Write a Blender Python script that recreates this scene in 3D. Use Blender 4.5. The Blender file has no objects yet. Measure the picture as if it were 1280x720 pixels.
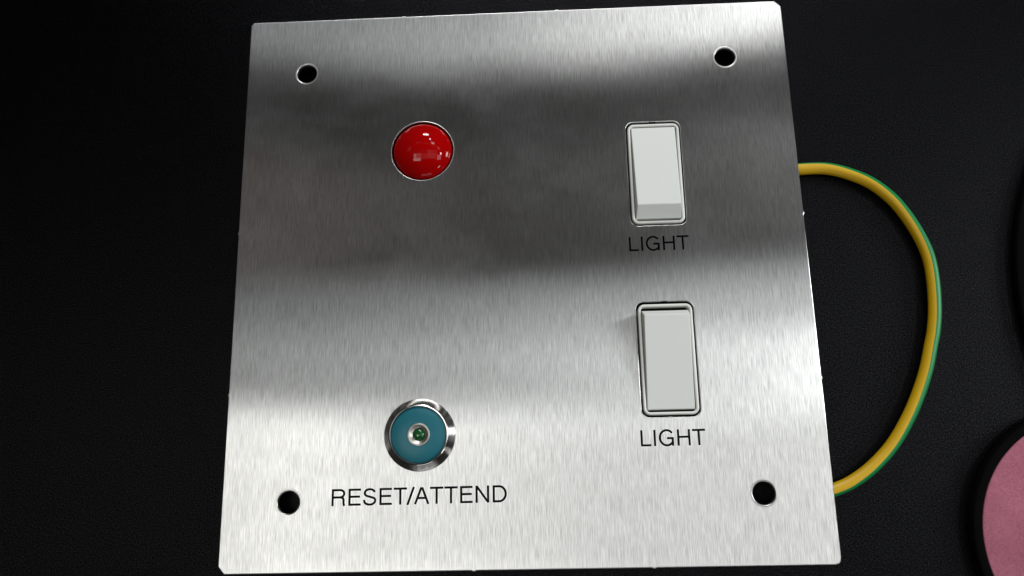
import bpy, bmesh, math, random
from mathutils import Vector, Matrix
random.seed(7)
C = bpy.context.scene.collection
sc = bpy.context.scene
PI = math.pi
PZ = 0.007            # height of the steel sheet's face above the desk

# ------------------------------------------------------------------ camera
cam = bpy.data.objects.new('camera', bpy.data.cameras.new('camera'))
C.objects.link(cam)
cam.data.sensor_width = 36
cam.data.lens = 999.28 / 1280 * 36
cam.data.clip_start = 0.01
cam.data.clip_end = 50
Rm = Matrix(((0.9988356571, 0.0295894039, 0.0381024575),
             (-0.0199871842, 0.9726564562, -0.2313869719),
             (-0.0439072038, 0.2303559972, 0.9721153594)))
cam.matrix_world = Matrix.Translation((0.0082085299, -0.0713623632, 0.2696731245 + PZ)) @ Rm.to_4x4()
sc.camera = cam

# ------------------------------------------------------------------ light
sc.view_settings.view_transform = 'Standard'
sc.view_settings.look = 'None'
sc.view_settings.exposure = 0
sc.view_settings.gamma = 1
sc.view_settings.use_curve_mapping = False
sc.cycles.caustics_reflective = False; sc.cycles.caustics_refractive = False
w = bpy.data.worlds.new('World'); sc.world = w; w.use_nodes = True
w.node_tree.nodes['Background'].inputs[0].default_value = (1.0, 0.98, 0.94, 1)
w.node_tree.nodes['Background'].inputs[1].default_value = 0.03

def panel(name, x, y, z, sx, sy, radiance, col=(1, 1, 1), aim=None):
    """rectangular area light facing down (or at aim)"""
    l = bpy.data.lights.new(name, 'AREA'); l.shape = 'RECTANGLE'
    l.size = sx; l.size_y = sy; l.energy = radiance * sx * sy * PI; l.color = col
    o = bpy.data.objects.new(name, l); C.objects.link(o)
    o.location = (x, y, z)
    if aim:
        d = Vector(aim) - Vector((x, y, z))
        o.rotation_euler = d.to_track_quat('-Z', 'Y').to_euler()
    return o
Z0 = 2.0 + PZ
def rect(x0, x1, y0, y1, L, col=(1, 1, 1)):  # unseen area lights, most of them added to shape the sheet's reflected bands
    panel('ceiling_light_patch', (x0 + x1) / 2, (y0 + y1) / 2, Z0, x1 - x0, y1 - y0, L, col)
WARM = (1, .985, .945)
rect(.85, 1.50, .12, .50, .45)
rect(.85, 1.50, -.12, .12, .95)
rect(.35, .85, .12, .49, .75)
rect(.35, .85, -.12, .12, 1.0)
rect(.35, 1.30, -.42, -.12, .95)
rect(1.02, 1.14, .29, .41, 14)
rect(1.98, 2.28, .14, .47, 38)
rect(-.98, -.86, -.01, .11, 7, WARM)
rect(1.50, 2.20, -.55, .05, 4.6)  # added to raise the desk's sheen at the right
rect(.75, 1.50, .50, .66, .16)
rect(-.27, .35, .08, .43, .12)
rect(-.30, .35, -.45, .08, .55)
rect(-.80, -.30, -.37, .13, 1.9, WARM)
rect(-1.10, -.80, -.37, .13, 5.0, WARM)
rect(-1.20, -.35, -.65, -.37, 7.0, WARM)
rect(-1.50, -.27, .13, .44, .10)
rect(.76, 1.12, 1.29, 1.60, 10.5)
rect(.60, 1.40, .86, 1.26, .16)
rect(.42, .76, 1.22, 1.36, .25)
rect(.0, .42, 1.17, 1.31, .4)
rect(-.42, .0, 1.17, 1.32, .25)
rect(-.95, -.42, 1.24, 1.56, .40, (.85, .93, 1))
rect(-2.1, -1.5, .62, 1.10, .6, (1, .76, .72))
rect(1.5, 1.9, .75, 1.15, 1.8)
# unseen fill added further off to brighten the plastics, outside the sheet's mirror view
rect(.55, .75, 2.0, 2.2, 70)  # this one is read off a glint on the red lens
rect(-.30, .50, 3.2, 3.9, 80)
rect(2.3, 2.9, -2.3, -1.7, 20)
panel('low_fill_light', 3.4, .5, 1.25, .8, .9, 24, (.95, .98, 1), (0, 0, 0))  # unseen low source, read off the lens's rim streak; also added fill
panel('low_fill_light', .2, -2.8, .9, 1.6, 1.0, 1.6, (.95, .98, 1), (0, 0, 0))  # unseen soft source, added to fill the rockers' near walls

# ------------------------------------------------------------------ helpers
def finish(bm, name, mats, parent=None, smooth=True, sharp=None, flat=None):
    """bm is in millimetres in plate coordinates"""
    for v in bm.verts:
        v.co *= 0.001
    bmesh.ops.recalc_face_normals(bm, faces=bm.faces)
    me = bpy.data.meshes.new(name); bm.to_mesh(me); bm.free()
    if not isinstance(mats, (list, tuple)): mats = [mats]
    for m in mats: me.materials.append(m)
    if smooth:
        me.polygons.foreach_set('use_smooth', [True] * len(me.polygons))
        me.set_sharp_from_angle(angle=math.radians(sharp or 40))
        if flat:
            for p in me.polygons:
                if p.area > flat * 1e-6 or p.normal.z > .9999: p.use_smooth = False
    o = bpy.data.objects.new(name, me); C.objects.link(o)
    if parent: o.parent = parent
    return o

def lathe(prof, seg=96, c=(0, 0), z0=0):
    """prof: list of (r,z)"""
    bm = bmesh.new(); rings = []
    for r, z in prof:
        if r < 1e-6:
            rings.append([bm.verts.new((c[0], c[1], z + z0))])
        else:
            rings.append([bm.verts.new((c[0] + r * math.cos(2 * PI * k / seg), c[1] + r * math.sin(2 * PI * k / seg), z + z0)) for k in range(seg)])
    for a, b in zip(rings, rings[1:]):
        for k in range(seg):
            j = (k + 1) % seg
            if len(a) == 1 and len(b) == 1: continue
            if len(a) == 1: bm.faces.new((a[0], b[k], b[j]))
            elif len(b) == 1: bm.faces.new((a[k], a[j], b[0]))
            else: bm.faces.new((a[k], a[j], b[j], b[k]))
    return bm

def rrect(cx, cy, w_, h_, r, n=8):
    pts = []
    for qx, qy, a0 in ((1, 1, 0), (-1, 1, 90), (-1, -1, 180), (1, -1, 270)):
        for k in range(n + 1):
            a = math.radians(a0 + 90 * k / n)
            pts.append((cx + qx * (w_ / 2 - r) + r * math.cos(a), cy + qy * (h_ / 2 - r) + r * math.sin(a)))
    return pts

def sweep_loop(cx, cy, w_, h_, r, prof, n=8):
    """closed sweep of profile [(inset,z)] round a rounded rectangle"""
    bm = bmesh.new(); rings = []
    for ins, z in prof:
        rings.append([bm.verts.new((x, y, z)) for x, y in rrect(cx, cy, w_ - 2 * ins, h_ - 2 * ins, max(r - ins, .15), n)])
    m = len(rings[0])
    for a, b in zip(rings, rings[1:]):
        for k in range(m):
            j = (k + 1) % m
            bm.faces.new((a[k], a[j], b[j], b[k]))
    return bm

def box(bm, x0, x1, y0, y1, z0, z1, bev=0):
    t = bmesh.new()
    vs = [t.verts.new((x, y, z)) for x in (x0, x1) for y in (y0, y1) for z in (z0, z1)]
    for f in ((0, 1, 3, 2), (4, 6, 7, 5), (0, 4, 5, 1), (2, 3, 7, 6), (0, 2, 6, 4), (1, 5, 7, 3)):
        t.faces.new([vs[i] for i in f])
    bmesh.ops.recalc_face_normals(t, faces=t.faces)
    if bev: bmesh.ops.bevel(t, geom=t.edges[:], offset=bev, segments=3, affect='EDGES', profile=.5)
    me = bpy.data.meshes.new('tmp'); t.to_mesh(me); t.free(); bm.from_mesh(me); bpy.data.meshes.remove(me)

def circ(cx, cy, r, n=96):
    return [(cx + r * math.cos(2 * PI * k / n), cy + r * math.sin(2 * PI * k / n)) for k in range(n)]

def sheet(loops, thick, bev, ztop):
    """flat sheet with holes, softly rounded edges, from 2D loops (first = outline); returns bmesh"""
    cu = bpy.data.curves.new('tmp', 'CURVE'); cu.dimensions = '2D'; cu.fill_mode = 'BOTH'
    for lp in loops:
        s = cu.splines.new('POLY'); s.points.add(len(lp) - 1)
        for p, (x, y) in zip(s.points, lp): p.co = (x, y, 0, 1)
        s.use_cyclic_u = True
    cu.bevel_depth = bev; cu.bevel_resolution = 3; cu.extrude = thick / 2 - bev; cu.offset = -bev
    ob = bpy.data.objects.new('tmp', cu); C.objects.link(ob)
    dg = bpy.context.evaluated_depsgraph_get()
    me = bpy.data.meshes.new_from_object(ob.evaluated_get(dg))
    bm = bmesh.new(); bm.from_mesh(me)
    bpy.data.objects.remove(ob); bpy.data.curves.remove(cu); bpy.data.meshes.remove(me)
    bmesh.ops.remove_doubles(bm, verts=bm.verts, dist=1e-4)
    for v in bm.verts: v.co.z += ztop - thick / 2
    return bm

# ------------------------------------------------------------------ materials
def mat(name):
    m = bpy.data.materials.new(name); m.use_nodes = True
    nt = m.node_tree; b = nt.nodes['Principled BSDF']
    return m, nt, b
def N(nt, t, **kw):
    n = nt.nodes.new(t)
    for k, v in kw.items():
        if k in n.inputs: n.inputs[k].default_value = v
        else: setattr(n, k, v)
    return n
def coords(nt, scale):
    tc = N(nt, 'ShaderNodeTexCoord'); mp = N(nt, 'ShaderNodeMapping'); mp.inputs['Scale'].default_value = scale
    nt.links.new(tc.outputs['Object'], mp.inputs['Vector']); return mp.outputs[0]
def ramp(nt, src, a, b, lo=0., hi=1.):
    r = N(nt, 'ShaderNodeMapRange'); nt.links.new(src, r.inputs['Value'])
    r.inputs['From Min'].default_value = a; r.inputs['From Max'].default_value = b
    r.inputs['To Min'].default_value = lo; r.inputs['To Max'].default_value = hi
    return r.outputs[0]
def math_(nt, op, a, b):
    n = N(nt, 'ShaderNodeMath', operation=op)
    for i, x in enumerate((a, b)):
        if hasattr(x, 'links'): nt.links.new(x, n.inputs[i])
        else: n.inputs[i].default_value = x
    return n.outputs[0]

def plain(name, col, rough=.5, metallic=0., coat=0., spec=.5, bump=0, bscale=2000, vary=.04, sss=0):
    m, nt, b = mat(name)
    b.inputs['Roughness'].default_value = rough; b.inputs['Metallic'].default_value = metallic
    b.inputs['Coat Weight'].default_value = coat; b.inputs['Specular IOR Level'].default_value = spec
    b.inputs['Coat Roughness'].default_value = .03
    nz = N(nt, 'ShaderNodeTexNoise', Scale=1.0, Detail=4.0); nt.links.new(coords(nt, (90,) * 3), nz.inputs['Vector'])
    mx = N(nt, 'ShaderNodeMix', data_type='RGBA')
    mx.inputs['A'].default_value = (*[c * (1 - vary) for c in col], 1); mx.inputs['B'].default_value = (*[min(1, c * (1 + vary)) for c in col], 1)
    mx.inputs[6].default_value = mx.inputs['A'].default_value; mx.inputs[7].default_value = (*[min(1, c * (1 + vary)) for c in col], 1)
    mx.inputs[6].default_value = (*[c * (1 - vary) for c in col], 1)
    nt.links.new(nz.outputs['Fac'], mx.inputs[0]); nt.links.new(mx.outputs[2], b.inputs['Base Color'])
    if sss:
        b.inputs['Subsurface Weight'].default_value = sss; b.inputs['Subsurface Scale'].default_value = .002
    if bump:
        n2 = N(nt, 'ShaderNodeTexNoise', Scale=1.0, Detail=3.0); nt.links.new(coords(nt, (bscale,) * 3), n2.inputs['Vector'])
        bp = N(nt, 'ShaderNodeBump', Strength=bump, Distance=.0001)
        nt.links.new(n2.outputs['Fac'], bp.inputs['Height']); nt.links.new(bp.outputs[0], b.inputs['Normal'])
    return m

def steel_brushed():
    m, nt, b = mat('brushed_stainless_steel')
    nt.nodes.remove(b); out = nt.nodes['Material Output']; L = nt.links.new
    # long thin strokes running up the sheet
    def streak(sx, sy, det=2.0, rough=.5):
        n = N(nt, 'ShaderNodeTexNoise', Scale=1.0, Detail=det, Roughness=rough)
        L(coords(nt, (sx, sy, 50)), n.inputs['Vector']); return n.outputs['Fac']
    s1 = streak(3500, 130, 1.0); s2 = streak(6500, 300, 1.0); s3 = streak(900, 40)
    h = math_(nt, 'ADD', math_(nt, 'MULTIPLY', s1, .55), math_(nt, 'MULTIPLY', s2, .45))
    # hazy smudges: fingerprints, wiping marks
    cl = N(nt, 'ShaderNodeTexNoise', Scale=1.0, Detail=3.0, Roughness=.55, Distortion=.3); L(coords(nt, (26, 30, 30)), cl.inputs['Vector'])
    haze = ramp(nt, cl.outputs['Fac'], .46, .60)
    wp = N(nt, 'ShaderNodeTexNoise', Scale=1.0, Detail=4.0, Roughness=.6); L(coords(nt, (55, 110, 30)), wp.inputs['Vector'])
    bp = N(nt, 'ShaderNodeBump', Strength=.20, Distance=.00006); L(h, bp.inputs['Height'])
    # slightly uneven flatness bends the reflected edges
    wv = N(nt, 'ShaderNodeTexNoise', Scale=1.0, Detail=1.0); L(coords(nt, (14, 9, 9)), wv.inputs['Vector'])
    bw = N(nt, 'ShaderNodeBump', Strength=1.0, Distance=.0004); L(wv.outputs['Fac'], bw.inputs['Height']); L(bw.outputs[0], bp.inputs['Normal'])
    vt = N(nt, 'ShaderNodeVectorTransform', vector_type='VECTOR', convert_from='OBJECT', convert_to='WORLD')
    vt.inputs[0].default_value = (0, 1, 0)
    g = N(nt, 'ShaderNodeBsdfAnisotropic', distribution='BECKMANN', Anisotropy=.72)
    L(ramp(nt, haze, 0, 1, .230, .243), g.inputs['Roughness']); L(vt.outputs[0], g.inputs['Tangent']); L(bp.outputs[0], g.inputs['Normal'])
    tint = math_(nt, 'MULTIPLY', ramp(nt, h, .34, .66, .72, 1.23), ramp(nt, s3, .25, .75, .96, 1.04))
    col = N(nt, 'ShaderNodeMix', data_type='RGBA', blend_type='MULTIPLY'); col.inputs[0].default_value = 1
    col.inputs[6].default_value = (.60, .605, .595, 1); cc = N(nt, 'ShaderNodeCombineColor')
    for i in range(3): L(tint, cc.inputs[i])
    L(cc.outputs[0], col.inputs[7]); L(col.outputs[2], g.inputs['Color'])
    # wide faint lobe of the grease film
    g2 = N(nt, 'ShaderNodeBsdfAnisotropic', distribution='MULTI_GGX', Anisotropy=.3); g2.inputs['Roughness'].default_value = .62
    g2.inputs['Color'].default_value = (.42, .44, .44, 1); L(bp.outputs[0], g2.inputs['Normal']); L(vt.outputs[0], g2.inputs['Tangent'])
    # long sideways tail that brushed metal has across its grain
    g3 = N(nt, 'ShaderNodeBsdfAnisotropic', distribution='BECKMANN', Anisotropy=.83); g3.inputs['Roughness'].default_value = .325
    L(col.outputs[2], g3.inputs['Color']); L(vt.outputs[0], g3.inputs['Tangent']); L(bp.outputs[0], g3.inputs['Normal'])
    m3 = N(nt, 'ShaderNodeMixShader'); m3.inputs[0].default_value = .25; L(g.outputs[0], m3.inputs[1]); L(g3.outputs[0], m3.inputs[2])
    mx = N(nt, 'ShaderNodeMixShader')
    f = math_(nt, 'ADD', math_(nt, 'MULTIPLY', haze, .038), ramp(nt, wp.outputs['Fac'], .46, .68, .034, .068))
    L(f, mx.inputs[0]); L(m3.outputs[0], mx.inputs[1]); L(g2.outputs[0], mx.inputs[2]); L(mx.outputs[0], out.inputs['Surface'])
    return m
M_STEEL = steel_brushed()
M_EDGE = plain('cut_steel_edge', (.55, .55, .54), .34, 1.0)
M_CHROME = plain('polished_chrome', (.43, .41, .395), .17, 1.0)
M_SATIN = plain('satin_metal', (.46, .45, .42), .36, 1.0)
M_WHITE = plain('white_switch_plastic', (.67, .695, .67), .38, bump=.15, vary=.012, spec=.3)
M_FRAME = plain('white_frame_plastic', (.70, .71, .67), .30, vary=.012)
M_RED = plain('red_lens_plastic', (.31, .0005, .0008), .05, spec=.19, vary=.05)
M_TEAL = plain('teal_button_plastic', (.005, .115, .15), .42, spec=.4, bump=.1)
M_GREEN = plain('green_led_plastic', (.004, .07, .012), .08, spec=.6)
M_BLACK = plain('black_plastic', (.003, .003, .003), .8, spec=.02)
M_INK = plain('black_print', (.003, .003, .0035), .7, spec=.0)
M_YEL = plain('yellow_insulation', (.58, .35, .003), .45, spec=.4, vary=.05)
M_GRN = plain('green_insulation', (.004, .19, .045), .42, spec=.4, vary=.05)

def felt():
    m, nt, b = mat('pink_felt'); L = nt.links.new
    b.inputs['Roughness'].default_value = 1; b.inputs['Specular IOR Level'].default_value = .1
    n = N(nt, 'ShaderNodeTexNoise', Scale=1.0, Detail=6.0, Roughness=.7); L(coords(nt, (1500,) * 3), n.inputs['Vector'])
    n2 = N(nt, 'ShaderNodeTexNoise', Scale=1.0, Detail=3.0); L(coords(nt, (60,) * 3), n2.inputs['Vector'])
    f = math_(nt, 'ADD', math_(nt, 'MULTIPLY', n.outputs['Fac'], .6), math_(nt, 'MULTIPLY', n2.outputs['Fac'], .4))
    r = N(nt, 'ShaderNodeValToRGB'); L(f, r.inputs[0])
    r.color_ramp.elements[0].position = .35; r.color_ramp.elements[0].color = (.30, .09, .135, 1)
    r.color_ramp.elements[1].position = .65; r.color_ramp.elements[1].color = (.48, .175, .24, 1)
    L(r.outputs[0], b.inputs['Base Color'])
    bp = N(nt, 'ShaderNodeBump', Strength=.6, Distance=.0003); L(n.outputs['Fac'], bp.inputs['Height']); L(bp.outputs[0], b.inputs['Normal'])
    return m
def leatherette():
    m, nt, b = mat('black_leatherette'); L = nt.links.new; nt.nodes.remove(b)
    v = N(nt, 'ShaderNodeTexVoronoi', feature='SMOOTH_F1', Scale=1.0); L(coords(nt, (2200, 2200, 2200)), v.inputs['Vector'])
    n = N(nt, 'ShaderNodeTexNoise', Scale=1.0, Detail=4.0, Roughness=.7); L(coords(nt, (3600,) * 3), n.inputs['Vector'])
    h = math_(nt, 'ADD', math_(nt, 'MULTIPLY', v.outputs['Distance'], -.7), math_(nt, 'MULTIPLY', n.outputs['Fac'], 1.0))
    bp = N(nt, 'ShaderNodeBump', Strength=.7, Distance=.00018); L(h, bp.inputs['Height'])
    d = N(nt, 'ShaderNodeBsdfDiffuse'); d.inputs['Color'].default_value = (.0002, .0002, .0003, 1); L(bp.outputs[0], d.inputs['Normal'])
    g = N(nt, 'ShaderNodeBsdfAnisotropic', distribution='BECKMANN'); g.inputs['Roughness'].default_value = .30
    gn = N(nt, 'ShaderNodeTexNoise', Scale=1.0, Detail=2.0, Roughness=.6); L(coords(nt, (2700,) * 3), gn.inputs['Vector'])
    gv = math_(nt, 'POWER', ramp(nt, gn.outputs['Fac'], .30, .70, 0, 1), 2.2)
    gc = N(nt, 'ShaderNodeMix', data_type='RGBA'); L(gv, gc.inputs[0])
    gc.inputs[6].default_value = (.0006, .0006, .0007, 1); gc.inputs[7].default_value = (.028, .028, .031, 1); L(gc.outputs[2], g.inputs['Color']); L(bp.outputs[0], g.inputs['Normal'])
    a = N(nt, 'ShaderNodeAddShader'); L(d.outputs[0], a.inputs[0]); L(g.outputs[0], a.inputs[1])
    L(a.outputs[0], nt.nodes['Material Output'].inputs['Surface'])
    return m
M_DESK = leatherette(); M_FELT = felt()

# ------------------------------------------------------------------ setting: the desk
bm = bmesh.new(); box(bm, -900, 900, -600, 700, -25, 0, 2.0)
desk = finish(bm, 'desk_top', M_DESK, sharp=30); desk['kind'] = 'structure'

# ------------------------------------------------------------------ the control panel
def empty(name, loc=(0, 0, 0), parent=None):
    o = bpy.data.objects.new(name, None); o.empty_display_size = .01; C.objects.link(o); o.location = loc
    if parent: o.parent = parent
    return o
panel_root = empty('control_panel', (0, 0, PZ))
panel_root['label'] = 'square brushed steel control panel with red lamp, two white rocker switches and teal button'
panel_root['category'] = 'control panel'

H = 100.0; T = 1.5
DOME = (-33.9, 45.1); BTN = (-34.2, -56.7)
SW_UP = (49.7, 33.3); SW_LO = (49.75, -33.2)
def outline():
    nib = lambda a, d: [(a - .9 * d, 0), (a - .35 * d, .26), (a + .3 * d, .3), (a + .8 * d, 0)]
    P = []
    # bottom edge left -> right
    P += [(-H + 2.0, -H)]
    for a in (-16.5, 41.2): P += [(x, -H - y) for x, y in nib(a, 1)]
    P += [(H - 1.9, -H), (H - .8, -H + .35), (H - .2, -H + 1.0), (H, -H + 2.0)]
    for a in (-41, 17.0): P += [(H + y, x) for x, y in nib(a, 1)]
    P += [(H, H - 2.3), (H - 2.3, H)]
    for a in (16.7, -41.4): P += [(x, H + y) for x, y in nib(a, -1)]
    P += [(-H + 1.1, H), (-H, H - 1.3)]
    for a in (15.8, -41.9): P += [(-H - y, x) for x, y in nib(a, -1)]
    P += [(-H, -H + 2.4)]
    Q = []                       # extra points hold the rounded edge even beside the nibs
    for (x0, y0), (x1, y1) in zip(P, P[1:] + P[:1]):
        d = math.hypot(x1 - x0, y1 - y0); Q.append((x0, y0))
        if d > 2.0:
            ts = [.5 / d] + [k / int(d / 6 + 1) for k in range(1, int(d / 6 + 1))] + [1 - .5 / d]
            Q += [(x0 + (x1 - x0) * q, y0 + (y1 - y0) * q) for q in ts]
    return Q
loops = [outline()]
for sx in (-1, 1):
    for sy in (-1, 1): loops.append(circ(sx * 77.7, sy * 77.7, 3.75, 64))
loops.append(circ(*DOME, 11.3)); loops.append(circ(*BTN, 9.5))
for cx, cy in (SW_UP, SW_LO): loops.append(rrect(cx, cy + .15, 19.5, 39.0, 2.6, 8))
face = finish(sheet(loops, T, .3, 0), 'face_plate', [M_STEEL], panel_root, sharp=50, flat=30)

# pressed, faintly countersunk rims of the fixing holes
for sx in (-1, 1):
    for sy in (-1, 1):
        r0 = 3.75
        b_ = lathe([(r0 + .62, .012), (r0 + .40, .05), (r0 + .14, .03), (r0 - .06, -.14), (r0 - .10, -.5), (r0 - .10, -1.45), (r0 + .2, -1.62)], 64, (sx * 77.7, sy * 77.7))
        finish(b_, 'hole_rim', M_EDGE, panel_root, sharp=60)

# ---- red indicator lamp
lamp = empty('indicator_lamp', (0, 0, 0), panel_root)
prof = [(0, 4.55)]
Rc = 15.2; z_ap = 4.55
for k in range(1, 22):
    r = 9.2 * k / 21; prof.append((r, z_ap - (Rc - math.sqrt(Rc * Rc - r * r))))
r1, z1 = prof[-1]
a1 = math.asin(r1 / Rc); rs = 10.98 - r1
# shoulder
rr = (10.98 - r1) / (1 - math.sin(a1))
cx_, cz_ = r1 - rr * math.sin(a1), z1 - rr * math.cos(a1)
for k in range(1, 13):
    a = a1 + (PI / 2 - a1) * k / 12; prof.append((cx_ + rr * math.sin(a), cz_ + rr * math.cos(a)))
prof.append((10.98, -3))
finish(lathe(prof, 128, DOME), 'lens', M_RED, lamp, sharp=60)
finish(lathe([(11.0, -2.9), (11.02, -.9), (11.6, -.95), (11.6, -2.9)], 96, DOME), 'bezel', M_BLACK, lamp)
# thin bright lip round the lamp hole
finish(lathe([(11.55, .008), (11.44, .05), (11.32, .03), (11.26, -.12), (11.24, -1.45)], 96, DOME), 'rim', M_EDGE, lamp, sharp=60)
finish(lathe([(0, -3), (10, -3), (10, -6.8), (0, -6.8)], 48, DOME), 'lamp_body', M_BLACK, lamp)

# ---- round push button
btn = empty('push_button', (0, 0, 0), panel_root)
ZB = 3.0
finish(lathe([(9.3, -1.2), (11.9, .01), (11.95, .35), (11.8, .62), (10.1, ZB - .25), (9.92, ZB - .05), (9.7, ZB + .05), (9.42, ZB), (9.26, ZB - .2), (9.2, ZB - .6), (9.2, ZB - 2)], 128, BTN), 'bezel', M_CHROME, btn, sharp=32)
disc = finish(lathe([(3.3, ZB - .5), (9.0, ZB - .5), (9.15, ZB - .62), (9.15, ZB - 2)], 96, BTN), 'button_cap', M_TEAL, btn)
finish(lathe([(3.75, ZB - .55), (3.72, ZB - .34), (3.5, ZB - .24), (3.2, ZB - .26), (2.35, ZB - .95), (2.1, ZB - 1.1), (2.08, ZB - 2)], 96, BTN), 'inner_ring', M_SATIN, btn, sharp=45)
led = [(0, ZB - .35)] + [(2.0 * math.sin(a), ZB - 1.45 + 1.1 * math.cos(a)) for a in [PI / 2 * k / 10 for k in range(1, 11)]] + [(2.0, ZB - 2.5)]
finish(lathe(led, 48, BTN), 'led', M_GREEN, btn)
finish(lathe([(9.2, -1.5), (9.2, -6.8), (0, -6.8)], 48, BTN), 'button_body', M_BLACK, btn)

# ---- rocker switches
def rocker_mesh(cx, cy, raised, y_lo, z_lo, y_hi, z_hi, y_base, zb=.3):
    """raised=+1: far end (+y) stands up; -1: near end. y relative to centre."""
    s = raised
    wb, wl, wh = 8.05, 7.82, 7.62
    bm = bmesh.new()
    #  profile stations from sunken end to raised end to its base
    st = [(-s * 0 + y_lo - s * .05, z_lo - 2.5, wb), (y_lo, z_lo, wl), (y_hi, z_hi, wh), (y_base, zb, wb - .15), (y_base, -2.5, wb)]
    top = [[bm.verts.new((cx + q * w_, cy + y, z)) for q in (-1, 1)] for y, z, w_ in st[1:4]]
    bot = [[bm.verts.new((cx + q * wb, cy + y, -2.5)) for q in (-1, 1)] for y in (y_lo - s * .15, y_hi, y_base)]
    for a, b in zip(top, top[1:]): bm.faces.new((a[0], a[1], b[1], b[0]))
    for a, b in zip(bot, bot[1:]): bm.faces.new((a[0], a[1], b[1], b[0]))
    for q in (0, 1):
        for k in range(2): bm.faces.new((top[k][q], top[k + 1][q], bot[k + 1][q], bot[k][q]))
    bm.faces.new((top[0][0], top[0][1], bot[0][1], bot[0][0])); bm.faces.new((top[2][0], top[2][1], bot[2][1], bot[2][0]))
    bmesh.ops.recalc_face_normals(bm, faces=bm.faces)
    ed = [e for e in bm.edges if all(v.co.z > -1 for v in e.verts)]
    bmesh.ops.bevel(bm, geom=ed, offset=.28, segments=4, affect='EDGES', profile=.5)
    return bm

def switch(c, raised, args, label):
    cx, cy = c
    root = empty('rocker_switch', (0, 0, 0), panel_root); root['label'] = label
    prof = [(.02, -2.2), (.0, .1), (.06, .36), (.22, .54), (.5, .62), (.78, .56), (.95, .4), (1.0, .1), (1.02, -2.8)]
    finish(sweep_loop(cx, cy, 18.45, 37.6, 2.3, prof), 'switch_frame', M_FRAME, root, sharp=60)
    finish(rocker_mesh(cx, cy, raised, *args), 'rocker', M_WHITE, root, sharp=28, flat=8)
    bm = bmesh.new(); box(bm, cx - 9.6, cx + 9.6, cy - 19.2, cy + 19.2, -3.2, -2.3)
    finish(bm, 'back_flange', M_BLACK, root, smooth=False)
    bm = bmesh.new(); box(bm, cx - 1.1, cx + 1.1, cy + 18.75, cy + 19.78, -2.2, .03, .08)
    finish(bm, 'clip', M_BLACK, root)
    bm = bmesh.new(); box(bm, cx - 8.6, cx + 8.6, cy - 17.5, cy + 17.5, -6.9, -3.25, .3)
    finish(bm, 'switch_body', M_BLACK, root)
    return root
u = SW_UP[1]; l = SW_LO[1]
switch(SW_UP, -1, (50.75 - u, .25, 20.4 - u, 3.9, 16.25 - u), 'upper rocker with its lower end standing out')
switch(SW_LO, 1, (-50.15 - l, .25, -18.75 - l, 4.0, -16.7 - l), 'lower rocker with its upper end standing out')

# ---- printed lettering (Helvetica-like strokes, units of 1/1000 em, caps 718)
CAP = 718; SW = 94
def arc(cx, cy, rx, ry, a0, a1, n=18):
    return [(cx + rx * math.cos(math.radians(a0 + (a1 - a0) * k / n)), cy + ry * math.sin(math.radians(a0 + (a1 - a0) * k / n))) for k in range(n + 1)]
h_ = SW / 2; vt_, hz = SW, SW * .92
GL = {
 'L': (556, [[(118, 0), (118, CAP)], [(118 - h_, hz / 2), (530, hz / 2)]]),
 'I': (278, [[(139, 0), (139, CAP)]]),
 'T': (611, [[(305, 0), (305, CAP - hz)], [(20, CAP - hz / 2), (592, CAP - hz / 2)]]),
 'H': (722, [[(120, 0), (120, CAP)], [(602, 0), (602, CAP)], [(120, 385), (602, 385)]]),
 'E': (667, [[(128, 0), (128, CAP)], [(128, hz / 2), (616, hz / 2)], [(128, 378), (580, 378)], [(128, CAP - hz / 2), (612, CAP - hz / 2)]]),
 'N': (722, [[(118, 0), (118, CAP)], [(604, 0), (604, CAP)], [(124, CAP - 20), (598, 20)]]),
 'A': (667, [[(52, 0), (318, CAP - 8)], [(615, 0), (349, CAP - 8)], [(160, 258), (507, 258)]]),
 '/': (278, [[(4, -19), (274, CAP + 19)]]),
 'D': (722, [[(126, 0), (126, CAP)], [(126, hz / 2), (350, hz / 2)] + arc(350, CAP / 2, 280, CAP / 2 - hz / 2, -90, 90, 24)[1:] + [(126, CAP - hz / 2)]]),
 'R': (722, [[(130, 0), (130, CAP)], [(130, CAP - hz / 2), (440, CAP - hz / 2)] + arc(440, 520, 178, CAP - hz / 2 - 520, 90, -90, 18)[1:] + [(130, 520 - (CAP - hz / 2 - 520))],
             [(440, 520 - (CAP - hz / 2 - 520))] + arc(470, 258, 124, 104, 75, 0, 8) + [(598, 120), (612, 45), (642, 0)]]),
 'G': (778, [arc(392, 359, 304, 335, 38, 322, 40) + [(648, 100)], [(650, 0), (650, 366)], [(400, 340), (692, 340)]]),
 'S': (667, [[(90, 232)] + arc(330, 200, 238, 170, 186, 360, 14)[1:] + arc(420, 200, 148, 130, 0, 70, 6) + [(330, 362)] + arc(300, 520, 185, 140, 235, 180, 6)[0:] + arc(330, 524, 214, 160, 175, 10, 14)]),
}
def stroke(bm, pts, w_, ox, oy, sx, sy, z):
    n = len(pts); L_ = []; R_ = []
    for i, p in enumerate(pts):
        a = Vector(pts[max(i - 1, 0)]); b = Vector(pts[min(i + 1, n - 1)]); d = (b - a)
        if d.length == 0: continue
        d.normalize()
        if 0 < i < n - 1:
            d0 = (Vector(p) - a); d1 = (b - Vector(p))
            if d0.length and d1.length:
                c_ = max(.5, math.cos(d0.angle(d1) / 2))
            else: c_ = 1
        else: c_ = 1
        nrm = Vector((-d.y, d.x)) * (w_ / 2 / c_)
        for lst, q in ((L_, 1), (R_, -1)):
            lst.append(bm.verts.new((ox + (p[0] + q * nrm.x) * sx, oy + (p[1] + q * nrm.y) * sy, z)))
    for k in range(len(L_) - 1): bm.faces.new((R_[k], R_[k + 1], L_[k + 1], L_[k]))
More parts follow.
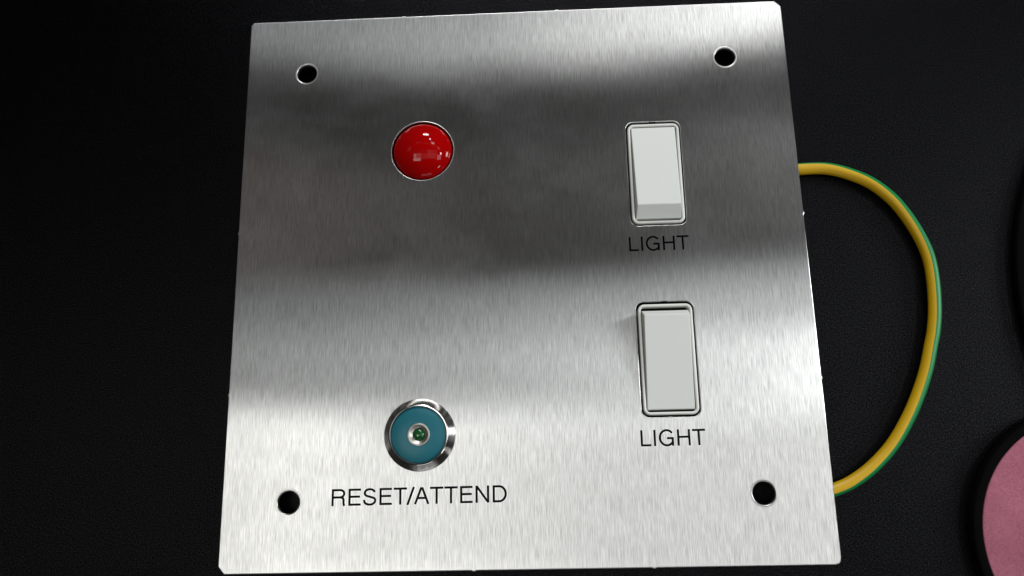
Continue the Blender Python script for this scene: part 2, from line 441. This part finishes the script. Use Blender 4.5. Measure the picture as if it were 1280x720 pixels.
def text(s, x0, x1, y0, cap, tilt=0):
    tot = sum(GL[c][0] for c in s); first = 76; last = 20 if s[-1] == 'T' else 52
    sx = (x1 - x0) / (tot - first - last); sy = cap / CAP
    bm = bmesh.new(); pen = -first; k = 0
    for c in s:
        for st in GL[c][1]:
            stroke(bm, st, SW, x0 + pen * sx, y0, sx, sy, .012 + .003 * (k % 4)); k += 1
        pen += GL[c][0]
    for v in bm.verts: v.co.y += (v.co.x - x0) * tilt
    o = finish(bm, 'lettering', M_INK, panel_root, smooth=False)
    for p in o.data.polygons:
        if p.normal.z < 0: p.flip()
    return o
text('LIGHT', 38.85, 59.6, 4.75, 5.15)['label'] = 'black LIGHT lettering under the upper switch'
text('LIGHT', 39.1, 60.3, -62.05, 5.25)['label'] = 'black LIGHT lettering under the lower switch'
text('RESET/ATTEND', -63.35, -5.5, -79.15, 5.4, .004)['label'] = 'black RESET/ATTEND lettering under the teal button'

# ------------------------------------------------------------------ green and yellow earth wire
def bez(pts, per=14):
    """Catmull-Rom through points"""
    P = [Vector(p) for p in pts]; P = [P[0] * 2 - P[1]] + P + [P[-1] * 2 - P[-2]]; out = []
    for i in range(1, len(P) - 2):
        for k in range(per):
            t = k / per; a, b, c, d = P[i - 1:i + 3]
            out.append(.5 * ((2 * b) + (c - a) * t + (2 * a - 5 * b + 4 * c - d) * t * t + (3 * b - a - 3 * c + d) * t ** 3))
    return out + [P[-2]]
WIRE_PX = [(84.71, 32.15, -4.7), (93.42, 33.97, -4.7), (102.03, 34.72, -4.7), (110.55, 34.7, -4.7), (117.98, 32.74, -4.7), (125.97, 28.8, -4.7), (132.51, 22.83, -4.7), (137.17, 15.8, -4.7), (140.79, 7.73, -4.7), (142.76, 0.11, -4.7), (143.06, -8.5, -4.7), (142.27, -18.07, -4.7), (140.86, -25.27, -4.7), (139.41, -29.91, -4.7), (135.88, -40.16, -4.7), (130.09, -51.78, -4.7), (122.83, -62.38, -4.7), (115.29, -69.72, -4.7), (108.26, -74.44, -4.7), (102.55, -76.87, -4.7), (96.17, -78.53, -4.7), (90.44, -78.93, -4.7)]
# angle of the green stripe round the wire: 180 = outer side, 90 = top
TWIST = lambda f: 172 - 44 * math.sin(PI * min(1, max(0, (f - .10) / .78))) ** .8 if f < .49 else 166 - 38 * math.sin(PI * min(1, max(0, (f - .10) / .78))) ** .8
OFF = [-46 + 92 * k / 8 for k in range(8)] + [46 + 268 * k / 20 for k in range(20)]
def wire():
    pts = bez(WIRE_PX, 12)
    R = 2.15; seg = len(OFF); bm = bmesh.new(); rings = []
    m = len(pts)
    for i, p in enumerate(pts):
        d = (pts[min(i + 1, m - 1)] - pts[max(i - 1, 0)]).normalized()
        side = d.cross(Vector((0, 0, 1))).normalized()     # points outwards from the loop
        up = side.cross(d).normalized()
        tw = TWIST(i / (m - 1))
        rings.append([bm.verts.new(p + (side * math.cos(math.radians(tw + o_)) + up * math.sin(math.radians(tw + o_))) * R) for o_ in OFF])
    for i, (a, b) in enumerate(zip(rings, rings[1:])):
        for k in range(seg):
            j = (k + 1) % seg
            fc = bm.faces.new((a[k], a[j], b[j], b[k]))
            fc.material_index = 1 if OFF[k] >= -46.1 and OFF[k] < 45.9 else 0
    for e in (rings[0], rings[-1]): bm.faces.new(e)
    return bm
wo = finish(wire(), 'earth_wire', [M_YEL, M_GRN])
wo.location = (0, 0, PZ)
wo['label'] = 'green and yellow striped wire looping out past the right edge of the steel panel'
wo['category'] = 'wire'

# ------------------------------------------------------------------ things at the right edge
def puck(name, x, y, r, h, rim, felt_m, label, cat):
    root = empty(name, (x, y, 0)); root['label'] = label; root['category'] = cat
    b_ = lathe([(0, 0), (r - .5, 0), (r, .5), (r, h - .9), (r - .3, h - .25), (r - .9, h), (r - rim + .3, h), (r - rim, h - .4), (0, h - .4)], 160)
    o = finish(b_, 'base', M_BLACK, root, sharp=35)
    if felt_m:
        finish(lathe([(r - rim - .05, h - .38), (r - rim - .1, h + .05), (r - rim - .5, h + .3), (0, h + .3)], 160), 'felt_top', felt_m, root)
    return root
puck('felt_pad', 0.18532, -0.09399, 41.89, 4.0, 2.9, M_FELT, 'round black pad with a pink felt top lying on the desk', 'pad')
puck('round_mat', 0.27770, -0.01674, 106.87, 3.0, 3.0, None, 'plain matt black disc just showing at the right edge above the pink pad', 'disc')
